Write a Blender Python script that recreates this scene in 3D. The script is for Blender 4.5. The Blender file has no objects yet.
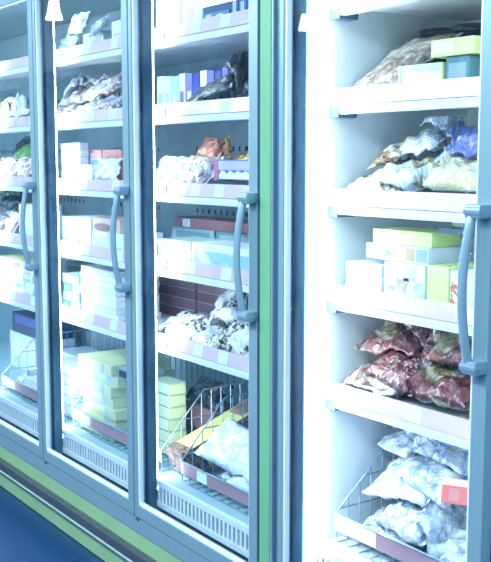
import bpy, bmesh, math, random
from mathutils import Vector, Matrix, Euler, noise
from mathutils.bvhtree import BVHTree

scn = bpy.context.scene
COL = scn.collection
rad = math.radians

# ------------------------------------------------------------------ camera numbers
FPX, CX, CY = 980.0, 245.5, 281.0
PITCH, YAW = rad(7.15380), rad(35.15203)
CAM = Vector((2.49342, -1.80704, 1.65))
FWD = Vector((-math.cos(YAW) * math.cos(PITCH), math.sin(YAW) * math.cos(PITCH), -math.sin(PITCH)))
RGT = Vector((math.sin(YAW), math.cos(YAW), 0))
UPV = RGT.cross(FWD)


def PX(px, Y, py=250):
    """X on the vertical plane at depth Y seen along picture column px."""
    d = FWD + RGT * ((px - CX) / FPX) - UPV * ((py - CY) / FPX)
    return (CAM + d * ((Y - CAM.y) / d.y)).x


# ------------------------------------------------------------------ materials
def lin(c):
    r = []
    for v in c[:3]:
        v /= 255.0
        r.append(v / 12.92 if v <= 0.04045 else ((v + 0.055) / 1.055) ** 2.4)
    return (r[0], r[1], r[2], 1.0)


MATS = {}


def nodes(name):
    m = bpy.data.materials.new(name)
    m.use_nodes = True
    nt = m.node_tree
    nt.nodes.clear()
    out = nt.nodes.new('ShaderNodeOutputMaterial')
    return m, nt, out


def plain(rgb, rough=0.5, metal=0.0, coat=0.0, var=0.06, scale=14.0, spec=0.5, stretch=None):
    key = ('p', rgb, rough, metal, coat, var, scale, spec, stretch)
    if key in MATS:
        return MATS[key]
    m, nt, out = nodes('surface')
    b = nt.nodes.new('ShaderNodeBsdfPrincipled')
    tc = nt.nodes.new('ShaderNodeTexCoord')
    n = nt.nodes.new('ShaderNodeTexNoise')
    n.inputs['Scale'].default_value = scale
    n.inputs['Detail'].default_value = 4
    if stretch:
        mp = nt.nodes.new('ShaderNodeMapping')
        mp.inputs['Scale'].default_value = stretch
        nt.links.new(tc.outputs['Object'], mp.inputs['Vector'])
        nt.links.new(mp.outputs['Vector'], n.inputs['Vector'])
    else:
        nt.links.new(tc.outputs['Object'], n.inputs['Vector'])
    r = nt.nodes.new('ShaderNodeValToRGB')
    c = lin(rgb)
    r.color_ramp.elements[0].position = 0.3
    r.color_ramp.elements[1].position = 0.7
    r.color_ramp.elements[0].color = tuple(max(0, v * (1 - var)) for v in c[:3]) + (1,)
    r.color_ramp.elements[1].color = tuple(min(1, v * (1 + var)) for v in c[:3]) + (1,)
    nt.links.new(n.outputs['Fac'], r.inputs['Fac'])
    nt.links.new(r.outputs['Color'], b.inputs['Base Color'])
    b.inputs['Roughness'].default_value = rough
    b.inputs['Metallic'].default_value = metal
    b.inputs['Coat Weight'].default_value = coat
    b.inputs['Coat Roughness'].default_value = 0.12
    b.inputs['Specular IOR Level'].default_value = spec
    nt.links.new(b.outputs['BSDF'], out.inputs['Surface'])
    MATS[key] = m
    return m


def patchy(cols, scale=30.0, rough=0.28, coat=0.7, distort=2.0, bump=0.5, seed=0.0, soft=False):
    """printed film / picture: irregular patches of several colours, crinkled and glossy"""
    key = ('b', tuple(cols), scale, rough, coat, distort, bump, seed, soft)
    if key in MATS:
        return MATS[key]
    m, nt, out = nodes('printed_film')
    L = nt.links.new
    b = nt.nodes.new('ShaderNodeBsdfPrincipled')
    tc = nt.nodes.new('ShaderNodeTexCoord')
    mp = nt.nodes.new('ShaderNodeMapping')
    mp.inputs['Location'].default_value = (seed, seed * 1.7, seed * 0.6)
    L(tc.outputs['Object'], mp.inputs['Vector'])
    n = nt.nodes.new('ShaderNodeTexNoise')
    n.inputs['Scale'].default_value = scale
    n.inputs['Detail'].default_value = 3.5
    n.inputs['Distortion'].default_value = distort
    L(mp.outputs['Vector'], n.inputs['Vector'])
    r = nt.nodes.new('ShaderNodeValToRGB')
    r.color_ramp.interpolation = 'LINEAR' if soft else 'CONSTANT'
    k = len(cols)
    els = r.color_ramp.elements
    while len(els) < k:
        els.new(0.5)
    for i in range(k):
        els[i].position = 0.0 if i == 0 else 0.36 + 0.28 * (i - 0.5) / max(1, k - 1)
        els[i].color = lin(cols[i])
    L(n.outputs['Fac'], r.inputs['Fac'])
    L(r.outputs['Color'], b.inputs['Base Color'])
    b.inputs['Roughness'].default_value = rough
    b.inputs['Coat Weight'].default_value = coat
    b.inputs['Coat Roughness'].default_value = 0.1
    if bump:
        n2 = nt.nodes.new('ShaderNodeTexNoise')
        n2.inputs['Scale'].default_value = 55
        n2.inputs['Detail'].default_value = 3
        n2.inputs['Distortion'].default_value = 1.2
        L(mp.outputs['Vector'], n2.inputs['Vector'])
        bp = nt.nodes.new('ShaderNodeBump')
        bp.inputs['Strength'].default_value = bump
        bp.inputs['Distance'].default_value = 0.01
        L(n2.outputs['Fac'], bp.inputs['Height'])
        L(bp.outputs['Normal'], b.inputs['Normal'])
        L(bp.outputs['Normal'], b.inputs['Coat Normal'])
    L(b.outputs['BSDF'], out.inputs['Surface'])
    MATS[key] = m
    return m


def packed(film, content, cover=.5, cscale=42.0, fscale=7.0, seed=0.0, rough=.22, edge=.35):
    """clear film bag: printed film areas beside windows that show the pieces packed inside"""
    key = ('k', tuple(film), tuple(content), cover, cscale, fscale, seed)
    if key in MATS:
        return MATS[key]
    m, nt, out = nodes('packed_film')
    L = nt.links.new
    N = nt.nodes.new
    b = N('ShaderNodeBsdfPrincipled')
    tc = N('ShaderNodeTexCoord')
    mp = N('ShaderNodeMapping')
    mp.inputs['Location'].default_value = (seed, seed * 1.7, seed * .6)
    mp.inputs['Rotation'].default_value = (.3, .5, seed)
    L(tc.outputs['Object'], mp.inputs['Vector'])

    def ramp(cols, src, const=True, lo=.0, hi=1.0):
        r = N('ShaderNodeValToRGB')
        r.color_ramp.interpolation = 'CONSTANT' if const else 'LINEAR'
        els = r.color_ramp.elements
        while len(els) < len(cols):
            els.new(.5)
        for i, c in enumerate(cols):
            els[i].position = lo + (hi - lo) * i / max(1, len(cols))
            els[i].color = lin(c) if len(c) == 3 else c
        L(src, r.inputs['Fac'])
        return r.outputs['Color']
    vo = N('ShaderNodeTexVoronoi')
    vo.inputs['Scale'].default_value = cscale
    L(mp.outputs[0], vo.inputs['Vector'])
    sep = N('ShaderNodeSeparateColor')
    L(vo.outputs['Color'], sep.inputs[0])
    cc = ramp(content, sep.outputs[0])
    sh = N('ShaderNodeMapRange')  # shade painted between packed pieces: colour darkens toward piece edges
    sh.inputs['From Min'].default_value = .25
    sh.inputs['From Max'].default_value = .75
    sh.inputs['To Min'].default_value = 1.0
    sh.inputs['To Max'].default_value = edge
    L(vo.outputs['Distance'], sh.inputs['Value'])
    mul = N('ShaderNodeMix')
    mul.data_type = 'RGBA'
    mul.blend_type = 'MULTIPLY'
    mul.inputs[0].default_value = 1.0
    L(cc, mul.inputs[6])
    L(sh.outputs[0], mul.inputs[7])
    n1 = N('ShaderNodeTexNoise')
    n1.inputs['Scale'].default_value = fscale * 1.6
    n1.inputs['Detail'].default_value = 2
    n1.inputs['Distortion'].default_value = .6
    L(mp.outputs[0], n1.inputs['Vector'])
    fc = ramp(film, n1.outputs['Fac'], False, .34, .74)
    n2 = N('ShaderNodeTexNoise')
    n2.inputs['Scale'].default_value = fscale
    n2.inputs['Detail'].default_value = 1
    n2.inputs['Distortion'].default_value = .4
    mp2 = N('ShaderNodeMapping')
    mp2.inputs['Location'].default_value = (seed * 2.3 + 5, 3, 1)
    L(tc.outputs['Object'], mp2.inputs['Vector'])
    L(mp2.outputs[0], n2.inputs['Vector'])
    th = N('ShaderNodeMapRange')
    th.inputs['From Min'].default_value = .5 - (cover - .5) * .4 - .02
    th.inputs['From Max'].default_value = .5 - (cover - .5) * .4 + .02
    L(n2.outputs['Fac'], th.inputs['Value'])
    mx = N('ShaderNodeMix')
    mx.data_type = 'RGBA'
    L(th.outputs[0], mx.inputs[0])
    L(fc, mx.inputs[6])
    L(mul.outputs[2], mx.inputs[7])
    # whitish glints of crinkled film, painted into the base colour
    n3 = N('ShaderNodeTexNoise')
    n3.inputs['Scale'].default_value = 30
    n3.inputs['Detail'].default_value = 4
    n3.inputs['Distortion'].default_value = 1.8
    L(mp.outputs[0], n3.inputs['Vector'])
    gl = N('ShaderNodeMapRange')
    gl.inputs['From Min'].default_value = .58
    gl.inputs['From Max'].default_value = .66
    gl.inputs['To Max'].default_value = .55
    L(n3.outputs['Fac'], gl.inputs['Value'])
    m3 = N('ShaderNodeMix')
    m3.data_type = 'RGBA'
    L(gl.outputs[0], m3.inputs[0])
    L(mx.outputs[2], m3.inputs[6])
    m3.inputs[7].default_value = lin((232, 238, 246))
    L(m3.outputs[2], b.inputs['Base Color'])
    b.inputs['Roughness'].default_value = rough
    b.inputs['Coat Weight'].default_value = .9
    b.inputs['Coat Roughness'].default_value = .08
    bp = N('ShaderNodeBump')
    bp.inputs['Strength'].default_value = .9
    bp.inputs['Distance'].default_value = .012
    L(n3.outputs['Fac'], bp.inputs['Height'])
    L(bp.outputs[0], b.inputs['Normal'])
    L(bp.outputs[0], b.inputs['Coat Normal'])
    L(b.outputs[0], out.inputs['Surface'])
    MATS[key] = m
    return m


def barcode():
    key = 'barcode'
    if key in MATS:
        return MATS[key]
    m, nt, out = nodes('striped_sticker')
    L = nt.links.new
    b = nt.nodes.new('ShaderNodeBsdfPrincipled')
    tc = nt.nodes.new('ShaderNodeTexCoord')
    sp = nt.nodes.new('ShaderNodeMapping')
    sp.inputs['Scale'].default_value = (210, 0.01, 0.01)
    L(tc.outputs['Object'], sp.inputs['Vector'])
    n = nt.nodes.new('ShaderNodeTexNoise')
    n.inputs['Scale'].default_value = 1.0
    n.inputs['Detail'].default_value = 1.0
    L(sp.outputs['Vector'], n.inputs['Vector'])
    r = nt.nodes.new('ShaderNodeValToRGB')
    r.color_ramp.interpolation = 'CONSTANT'
    r.color_ramp.elements[0].color = lin((140, 170, 195))
    r.color_ramp.elements[1].color = lin((240, 246, 250))
    r.color_ramp.elements[1].position = 0.48
    L(n.outputs['Fac'], r.inputs['Fac'])
    L(r.outputs['Color'], b.inputs['Base Color'])
    b.inputs['Roughness'].default_value = 0.6
    L(b.outputs['BSDF'], out.inputs['Surface'])
    MATS[key] = m
    return m


def emit(rgb, strength):
    m, nt, out = nodes('lamp_light')
    e = nt.nodes.new('ShaderNodeEmission')
    n = nt.nodes.new('ShaderNodeTexNoise')
    n.inputs['Scale'].default_value = 3
    r = nt.nodes.new('ShaderNodeValToRGB')
    c = lin(rgb)
    r.color_ramp.elements[0].color = c
    r.color_ramp.elements[1].color = tuple(v * 0.97 for v in c[:3]) + (1,)
    nt.links.new(n.outputs['Fac'], r.inputs['Fac'])
    nt.links.new(r.outputs['Color'], e.inputs['Color'])
    e.inputs['Strength'].default_value = strength
    nt.links.new(e.outputs['Emission'], out.inputs['Surface'])
    return m


def glass(haze, refl=1.0, tint=(240, 250, 255)):
    """thin clear pane: see-through, mirror by Fresnel, slight cold haze on the pane"""
    m, nt, out = nodes('door_glass')
    L = nt.links.new
    tr = nt.nodes.new('ShaderNodeBsdfTransparent')
    tr.inputs['Color'].default_value = lin(tint)
    gl = nt.nodes.new('ShaderNodeBsdfGlossy')
    gl.inputs['Roughness'].default_value = 0.015
    fr = nt.nodes.new('ShaderNodeLayerWeight')
    pw = nt.nodes.new('ShaderNodeMath')
    pw.operation = 'POWER'
    pw.inputs[1].default_value = 5
    L(fr.outputs['Facing'], pw.inputs[0])
    mul = nt.nodes.new('ShaderNodeMapRange')
    mul.inputs['To Min'].default_value = .055 * refl
    mul.inputs['To Max'].default_value = 1.0
    L(pw.outputs[0], mul.inputs['Value'])
    mx = nt.nodes.new('ShaderNodeMixShader')
    L(mul.outputs[0], mx.inputs['Fac'])
    L(tr.outputs[0], mx.inputs[1])
    L(gl.outputs[0], mx.inputs[2])
    df = nt.nodes.new('ShaderNodeBsdfTranslucent')
    df.inputs['Color'].default_value = lin((190, 222, 245))
    n = nt.nodes.new('ShaderNodeTexNoise')
    n.inputs['Scale'].default_value = 2.2
    n.inputs['Detail'].default_value = 5
    n.inputs['Distortion'].default_value = 1.0
    tc = nt.nodes.new('ShaderNodeTexCoord')
    L(tc.outputs['Object'], n.inputs['Vector'])
    mr = nt.nodes.new('ShaderNodeMapRange')
    mr.inputs['From Min'].default_value = 0.3
    mr.inputs['From Max'].default_value = 0.75
    mr.inputs['To Min'].default_value = haze * 0.4
    mr.inputs['To Max'].default_value = haze * 1.7
    L(n.outputs['Fac'], mr.inputs['Value'])
    m2 = nt.nodes.new('ShaderNodeMixShader')
    L(mr.outputs[0], m2.inputs['Fac'])
    L(mx.outputs[0], m2.inputs[1])
    L(df.outputs[0], m2.inputs[2])
    L(m2.outputs[0], out.inputs['Surface'])
    return m


M_ALU = plain((144, 178, 192), 0.38, 0.3, var=0.05, scale=6, stretch=(40, 40, 0.6))
M_ALU_HIGHLIGHT = plain((232, 244, 250), 0.3, 0.1, var=0.04, scale=6, stretch=(40, 40, 0.6))  # paler metal: edge highlight of the frame put into the colour
M_ALU_D = plain((92, 128, 158), 0.4, 0.4, var=0.08)
M_GAP = plain((34, 58, 88), 0.6)
M_POST = plain((66, 106, 132), 0.4, 0.0, var=0.28, scale=5)  # strong mottling painted in to imitate reflections over the posts
M_GREEN = plain((120, 182, 146), 0.42, var=0.06, scale=3)
M_GREEN2 = plain((150, 190, 150), 0.42, var=0.07, scale=3)
M_BUMP = plain((74, 88, 100), 0.45)
M_BUMPL = plain((188, 205, 210), 0.35)
M_INNER_LIT = plain((240, 248, 250), 0.5, var=0.02, scale=4)  # lit copy of the inner lining, brightness put into the colour
M_INNER_SHADED = plain((168, 200, 212), 0.5, var=.03, scale=4)  # shaded copy of the lining for the long freezer, shade put into the colour
M_SHELF = plain((228, 238, 244), 0.4, var=0.02)
M_RAIL = plain((224, 200, 214), 0.3, coat=0.4, var=0.02)
M_RAILB = plain((172, 142, 152), 0.4, coat=0.3, var=0.06)
M_TAG = plain((226, 240, 244), 0.5, var=0.03)
M_CAP = plain((58, 88, 116), 0.4)
M_WIRE = plain((146, 172, 192), 0.3, 0.4)
M_HOLE = plain((60, 84, 110), 0.7)
M_HANDLE = plain((150, 182, 200), 0.3, 0.3, var=0.03)
M_HBRACK = plain((138, 170, 190), 0.35, 0.3, var=0.03)
M_LED = emit((246, 251, 255), 20.0)
M_LED4 = emit((248, 252, 255), 62.0)
M_GLASS = glass(0.028, 1.35)
M_GLASS4 = glass(0.012, 1.0)


# ------------------------------------------------------------------ mesh helpers
def box_into(bm, x0, x1, y0, y1, z0, z1, bev=0.0):
    r = bmesh.ops.create_cube(bm, size=1.0)
    vs = r['verts']
    for v in vs:
        v.co = Vector((x0 + (v.co.x + .5) * (x1 - x0), y0 + (v.co.y + .5) * (y1 - y0), z0 + (v.co.z + .5) * (z1 - z0)))
    if bev:
        es = list({e for v in vs for e in v.link_edges})
        bmesh.ops.bevel(bm, geom=es, offset=bev, segments=2, affect='EDGES', profile=0.6)


def tube_into(bm, pts, r, n=8, caps=True):
    pts = [Vector(p) for p in pts]
    rings = []
    for i, p in enumerate(pts):
        t = (pts[min(i + 1, len(pts) - 1)] - pts[max(i - 1, 0)]).normalized()
        a = Vector((0, 0, 1)) if abs(t.z) < 0.9 else Vector((1, 0, 0))
        u = t.cross(a).normalized()
        w = t.cross(u)
        rings.append([bm.verts.new(p + (u * math.cos(k * 2 * math.pi / n) + w * math.sin(k * 2 * math.pi / n)) * r) for k in range(n)])
    for a, b in zip(rings, rings[1:]):
        for k in range(n):
            bm.faces.new((a[k], a[(k + 1) % n], b[(k + 1) % n], b[k]))
    if caps:
        bm.faces.new(rings[0])
        bm.faces.new(rings[-1])


def lathe_into(bm, prof, cx, cy, n=28):
    rings = []
    for r, z in prof:
        rings.append([bm.verts.new((cx + r * math.cos(2 * math.pi * k / n), cy + r * math.sin(2 * math.pi * k / n), z)) for k in range(n)])
    for a, b in zip(rings, rings[1:]):
        for k in range(n):
            bm.faces.new((a[k], a[(k + 1) % n], b[(k + 1) % n], b[k]))


def link(name, bm, m, parent=None, smooth=False):
    bmesh.ops.recalc_face_normals(bm, faces=bm.faces[:])
    me = bpy.data.meshes.new(name)
    bm.to_mesh(me)
    bm.free()
    me.materials.append(m)
    if smooth:
        for p in me.polygons:
            p.use_smooth = True
    o = bpy.data.objects.new(name, me)
    COL.objects.link(o)
    if parent:
        o.parent = parent
    return o


def boxo(name, x0, x1, y0, y1, z0, z1, m, parent=None, bev=0.0):
    bm = bmesh.new()
    box_into(bm, x0, x1, y0, y1, z0, z1, bev)
    return link(name, bm, m, parent)


def tag(o, label, cat, group=None, kind=None):
    if label:
        o['label'] = label
    if cat:
        o['category'] = cat
    if group:
        o['group'] = group
    if kind:
        o['kind'] = kind
    return o


def empty(name, loc=(0, 0, 0)):
    o = bpy.data.objects.new(name, None)
    o.empty_display_size = 0.05
    COL.objects.link(o)
    o.location = loc
    return o


# ------------------------------------------------------------------ the room
def plane_obj(name, pts, m):
    bm = bmesh.new()
    bm.faces.new([bm.verts.new(p) for p in pts])
    o = link(name, bm, m)
    o['kind'] = 'structure'
    return o


def floor_mat():
    m, nt, out = nodes('floor_tiles')
    L = nt.links.new
    b = nt.nodes.new('ShaderNodeBsdfPrincipled')
    tc = nt.nodes.new('ShaderNodeTexCoord')
    br = nt.nodes.new('ShaderNodeTexBrick')
    br.offset = 0
    br.inputs['Scale'].default_value = 1.0
    br.inputs['Brick Width'].default_value = 0.6
    br.inputs['Row Height'].default_value = 0.6
    br.inputs['Mortar Size'].default_value = 0.004
    br.inputs['Color1'].default_value = lin((16, 74, 122))
    br.inputs['Color2'].default_value = lin((12, 66, 112))
    br.inputs['Mortar'].default_value = lin((8, 46, 84))
    L(tc.outputs['Object'], br.inputs['Vector'])
    L(br.outputs['Color'], b.inputs['Base Color'])
    b.inputs['Roughness'].default_value = 0.35
    L(b.outputs['BSDF'], out.inputs['Surface'])
    return m


def mural_mat():
    m, nt, out = nodes('painted_wall')
    L = nt.links.new
    b = nt.nodes.new('ShaderNodeBsdfPrincipled')
    tc = nt.nodes.new('ShaderNodeTexCoord')
    n = nt.nodes.new('ShaderNodeTexNoise')
    n.inputs['Scale'].default_value = 0.9
    n.inputs['Detail'].default_value = 1.5
    n.inputs['Distortion'].default_value = 2.5
    L(tc.outputs['Object'], n.inputs['Vector'])
    r = nt.nodes.new('ShaderNodeValToRGB')
    e = r.color_ramp.elements
    e[0].position, e[0].color = 0.42, lin((38, 84, 150))
    e[1].position, e[1].color = 0.5, lin((170, 214, 232))
    x = e.new(0.6)
    x.color = lin((206, 232, 240))
    x = e.new(0.7)
    x.color = lin((92, 150, 196))
    L(n.outputs['Fac'], r.inputs['Fac'])
    L(r.outputs['Color'], b.inputs['Base Color'])
    b.inputs['Roughness'].default_value = 0.7
    L(b.outputs['BSDF'], out.inputs['Surface'])
    return m


plane_obj('floor', [(-16, -5.2, -.06), (8, -5.2, -.06), (8, 1.0, -.06), (-16, 1.0, -.06)], floor_mat())
plane_obj('wall_opposite', [(-16, -5.2, -.06), (8, -5.2, -.06), (8, -5.2, 3.1), (-16, -5.2, 3.1)], mural_mat())
plane_obj('wall_behind_freezers', [(-16, 1.0, -.06), (8, 1.0, -.06), (8, 1.0, 3.4), (-16, 1.0, 3.4)], plain((190, 214, 228), 0.7))

# ------------------------------------------------------------------ freezer cabinets
FZ = -0.06                       # floor level
ZD0, ZD1 = 0.235, 2.44          # door bottom and top
LIPS = [0.877, 1.185, 1.48, 1.78, 2.07]
SURF = [z + 0.050 for z in LIPS]
DECK = 0.372
YS = 0.15                        # shelf front
YB = 0.75                        # back wall
BAY = 0.835


def make_door(parent, x0, x1, gm, handle=True):
    """aluminium frame (the part), pane, bead, gasket, handle and its brackets (sub-parts)"""
    st = 0.05
    sl = 0.026
    bm = bmesh.new()
    for a, b in ((x0 + .004, x0 + sl), (x1 - st, x1 - .004)):
        box_into(bm, a, b, -0.004, 0.034, ZD0, ZD1, 0.004)
    box_into(bm, x0 + sl - .002, x1 - st + .002, -0.003, 0.033, ZD0, ZD0 + .052, 0.003)
    box_into(bm, x0 + sl - .002, x1 - st + .002, -0.003, 0.033, ZD1 - .075, ZD1, 0.003)
    d = link('door', bm, M_ALU, parent)
    # glazing bead just inside the frame, its highlight painted as paler metal
    bm = bmesh.new()
    for s, a in ((1, x0 + sl), (-1, x1 - st)):
        box_into(bm, min(a, a + s * .009), max(a, a + s * .009), 0.002, 0.022, ZD0 + .05, ZD1 - .073, 0.002)
    box_into(bm, x0 + sl, x1 - st, 0.002, 0.022, ZD0 + .05, ZD0 + .06, 0.002)
    box_into(bm, x0 + sl, x1 - st, 0.002, 0.022, ZD1 - .085, ZD1 - .073, 0.002)
    link('glazing_bead', bm, M_ALU_HIGHLIGHT, d)
    bm = bmesh.new()
    box_into(bm, x0 + .002, x0 + .02, 0.034, 0.044, ZD0 + .005, ZD1 - .005)
    box_into(bm, x1 - .03, x1, 0.034, 0.044, ZD0 + .005, ZD1 - .005)
    link('gasket', bm, M_GAP, d)
    bm = bmesh.new()
    bm.faces.new([bm.verts.new(p) for p in ((x0 + sl + .005, .012, ZD0 + .05), (x1 - st - .005, .012, ZD0 + .05),
                                            (x1 - st - .005, .012, ZD1 - .075), (x0 + sl + .005, .012, ZD1 - .075))])
    link('glass_pane', bm, gm, d)
    if handle:
        hx = x1 - 0.036
        za, zb = 1.525, 1.150
        pts = []
        for i in range(25):
            t = i / 24
            pts.append((hx - 0.006 * math.sin(math.pi * t), -0.030 - 0.026 * math.sin(math.pi * t) ** 0.75, za + (zb - za) * t))
        bm = bmesh.new()
        tube_into(bm, pts, 0.0115, 14)
        link('handle', bm, M_HANDLE, d, True)
        for zc in (za, zb):
            bm = bmesh.new()
            for k, (hh, gx) in enumerate(((.017, 0), (.0095, .003))):
                box_into(bm, x1 - .052 - gx, x1 - .002 + gx * .3, -.046 - gx, .004, zc - hh, zc + hh, 0.006)
            link('handle_bracket', bm, M_HBRACK, d)
    # hinge pin block at the bottom corner
    bm = bmesh.new()
    box_into(bm, x0 + .006, x0 + .03, -.002, .03, ZD0 - .016, ZD0 - .002, 0.002)
    link('hinge', bm, M_ALU_D, d)
    return d


def make_shelf(parent, x0, x1, z, cap_left=False):
    bm = bmesh.new()
    box_into(bm, x0, x1, YS + .004, YB - .03, z + .030, z + .048)
    box_into(bm, x0, x1, YS, YS + .012, z, z + .074, 0.003)
    box_into(bm, x0, x1, YS - .014, YS + .006, z, z + .026, 0.004)
    s = link('shelf', bm, M_SHELF, parent)
    bm = bmesh.new()
    v = [bm.verts.new(p) for p in ((x0 + .004, YS - .012, z + .028), (x1 - .004, YS - .012, z + .028), (x1 - .004, YS - .003, z + .077), (x0 + .004, YS - .003, z + .077))]
    w = [bm.verts.new(q.co + Vector((0, .003, 0))) for q in v]
    bm.faces.new(v)
    bm.faces.new(w[::-1])
    for i in range(4):
        bm.faces.new((v[i], w[i], w[(i + 1) % 4], v[(i + 1) % 4]))
    link('price_rail', bm, M_RAIL, s)
    rnd = random.Random(int(z * 1000 + x0 * 77))
    for k in range(3):
        tx = x0 + (x1 - x0) * (0.2 + 0.28 * k + rnd.uniform(-.05, .05))
        bm = bmesh.new()
        vv = [bm.verts.new(p) for p in ((tx, YS - .0123, z + .031), (tx + .062, YS - .0123, z + .031), (tx + .062, YS - .0042, z + .074), (tx, YS - .0042, z + .074))]
        bm.faces.new(vv)
        link('price_tag', bm, barcode() if False else M_TAG, s)
    if cap_left:
        boxo('end_cap', x0 - .006, x0 + .042, YS - .018, YS + .06, z - .010, z + .024, M_CAP, s, .007)
    return s


def slots(bm, xc, zs, n=7, step=0.05, axis='x'):
    for i in range(n):
        o = (i - (n - 1) / 2) * step
        box_into(bm, xc + o - .004, xc + o + .004, YB - .003, YB + .001, zs, zs + .022)


def make_cabinet(root, bounds, gm, deck, inner, cap, led=None, wall_left_x=None):
    xl, xr, bays = bounds[0], bounds[-1], len(bounds) - 1
    wl = wall_left_x if wall_left_x is not None else xl + .02
    P = root
    bm = bmesh.new()
    box_into(bm, xl, xr, YB, YB + .05, deck - .02, ZD1)
    nb = len(bm.faces)
    for i in range(bays):
        xb = (bounds[i] + bounds[i + 1]) / 2
        for z in LIPS:
            slots(bm, xb, z + .20)
            for j in range(2):
                slots(bm, xb + (j - .5) * .42, z + .20, 3)
    bp = link('back_panel', bm, inner, P)
    bp.data.materials.append(M_HOLE)
    for p in list(bp.data.polygons)[nb:]:
        p.material_index = 1
    boxo('side_panel', wl - .03, wl, .06, YB, deck - .02, ZD1, inner, P)
    boxo('side_panel', xr - .02, xr, .06, YB, deck - .02, ZD1, inner, P)
    boxo('top_panel', xl, xr, .0, YB + .05, ZD1 + .004, ZD1 + .22, M_ALU, P, .004)
    boxo('deck', wl, xr - .02, .10, YB, deck - .02, deck, inner, P)
    # air grille: real bars between two rails
    bm = bmesh.new()
    box_into(bm, wl, xr - .02, .082, .10, deck - .022, deck + .004, .002)
    box_into(bm, wl, xr - .02, .082, .10, ZD0 + .03, ZD0 + .055, .002)
    x = wl + .01
    while x < xr - .03:
        box_into(bm, x, x + .014, .084, .092, ZD0 + .05, deck - .02)
        x += .027
    link('grille', bm, M_SHELF, P)
    boxo('grille_backing', wl, xr - .02, .12, .13, ZD0 + .02, deck - .022, M_GAP, P)
    # base below the doors
    boxo('sill', xl, xr, .002, YB, .165, ZD0 - .004, M_ALU, P, .004)
    boxo('kick_plate', xl, xr, .006, YB, FZ + .002, .165, M_GREEN2, P)
    boxo('bumper', xl, xr, -.030, .006, 0.058, .100, M_BUMP, P, .006)
    boxo('bumper_trim', xl, xr, -.032, .004, .050, .058, M_BUMPL, P, .001)
    # posts with light strips
    for i in range(bays + 1):
        xp = bounds[i]
        if i == 0 and wall_left_x is not None:
            po = boxo('post', xp + .004, wl + .0005, .046, .064, ZD0 + .02, ZD1, M_POST, P, .003)
            boxo('light_strip', wl + .003, wl + .016, .066, .082, ZD0 + .10, ZD1 - .01, led, po, .002)
            continue
        a, b = xp - .028, xp + .032
        if i == bays:
            b = xp - .002
        if i == 0:
            a = xp
        po = boxo('post', a, b, .046, .086, ZD0 + .02, ZD1, M_POST, P, .003)
        if i < bays:
            boxo('light_strip', b - .028, b, .087, .091, ZD0 + .10, ZD1 - .01, led, po, .001)
        if i > 0:
            boxo('light_strip', a, a + .028, .087, .091, ZD0 + .10, ZD1 - .01, led, po, .001)
    for i in range(bays):
        x0, x1 = bounds[i], bounds[i + 1]
        make_door(P, x0, x1, gm)
        s0 = max(x0 + .034, wl + .008) if i == 0 else x0 + .034
        s1 = x1 + .026 if i < bays - 1 else x1 - .026
        for z in LIPS:
            make_shelf(P, s0, s1, z, cap and i == 0)


cabA = empty('display_freezer', (0, 0, 0))
tag(cabA, 'long upright glass-door display freezer with pale green base, left of green strip', 'freezer')
make_cabinet(cabA, [-4.39, -3.50, -2.615, -1.728, -.838, 0.0], M_GLASS, DECK, M_INNER_SHADED, False, M_LED)
# green corner cover at the right end of the long freezer
boxo('corner_cover', .012, .068, -.006, .60, FZ, ZD1 + .22, M_GREEN, cabA, .003)
boxo('cover_edge', .0, .010, .0, .60, FZ, ZD1 + .22, M_GAP, cabA)
boxo('cover_edge', .069, .078, -.004, .60, FZ, ZD1 + .22, M_ALU, cabA, .001)

cabB = empty('display_freezer', (.102, 0, 0))
tag(cabB, 'brightly lit upright glass-door display freezer right of the green strip', 'freezer')
XL4 = .102
cabB.location = (0, 0, 0)
DECK4 = 0.43
make_cabinet(cabB, [XL4, XL4 + BAY + .006], M_GLASS4, DECK4, M_INNER_LIT, True, M_LED4, wall_left_x=.172)
boxo('cover_edge', .080, .100, .006, .60, FZ, ZD1 + .22, M_ALU_D, cabB)

# ------------------------------------------------------------------ pendant lamps (seen mirrored in the glass)
M_LAMP = emit((250, 252, 255), 26.0)
M_SHADE = plain((236, 240, 244), 0.4)


def pendant(x, y, z, label, k):
    r = empty('pendant_lamp', (x, y, z))
    tag(r, label, 'lamp', None)
    r.scale = (k, k, k)
    bm = bmesh.new()
    lathe_into(bm, [(.05, .26), (.062, .22), (.075, .12), (.11, .0), (.104, .002), (.07, .12), (.055, .22)], 0, 0)
    link('lamp_shade', bm, M_LAMP, r, True)
    bm = bmesh.new()
    lathe_into(bm, [(.0005, -.004), (.06, -.002), (.095, .006), (.095, .012), (.0005, .014)], 0, 0)
    link('diffuser', bm, M_LAMP, r, True)
    bm = bmesh.new()
    tube_into(bm, [(0, 0, .25), (0, 0, .9)], .006, 8)
    link('cord', bm, M_GAP, r)


pendant(-2.95, -2.5, 2.525, 'white conical pendant lamp mirrored at the top of the rightmost freezer door', .42)
pendant(-4.86, -1.5, 2.735, 'white conical pendant lamp mirrored at the top between first and second doors', .62)

# ------------------------------------------------------------------ dropping things onto what is below
CELL = {'key': None, 'z': 0.0}
PLACED = {}


def tree_objs(root):
    out = [root]
    for c in root.children:
        out += tree_objs(c)
    return out


def world_geo(root):
    vs, fs = [], []
    mw = {}

    def rec(o, m):
        mm = m @ Matrix.LocRotScale(o.location, o.rotation_euler, o.scale)
        if o.type == 'MESH':
            b = len(vs)
            vs.extend(mm @ v.co for v in o.data.vertices)
            fs.extend([tuple(b + i for i in p.vertices) for p in o.data.polygons])
        for c in o.children:
            rec(c, mm)
    rec(root, Matrix.Identity(4))
    return vs, fs


def cell(key, z, lim=None):
    CELL['key'], CELL['z'], CELL['lim'] = key, z, lim
    PLACED.setdefault(key, [])


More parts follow.
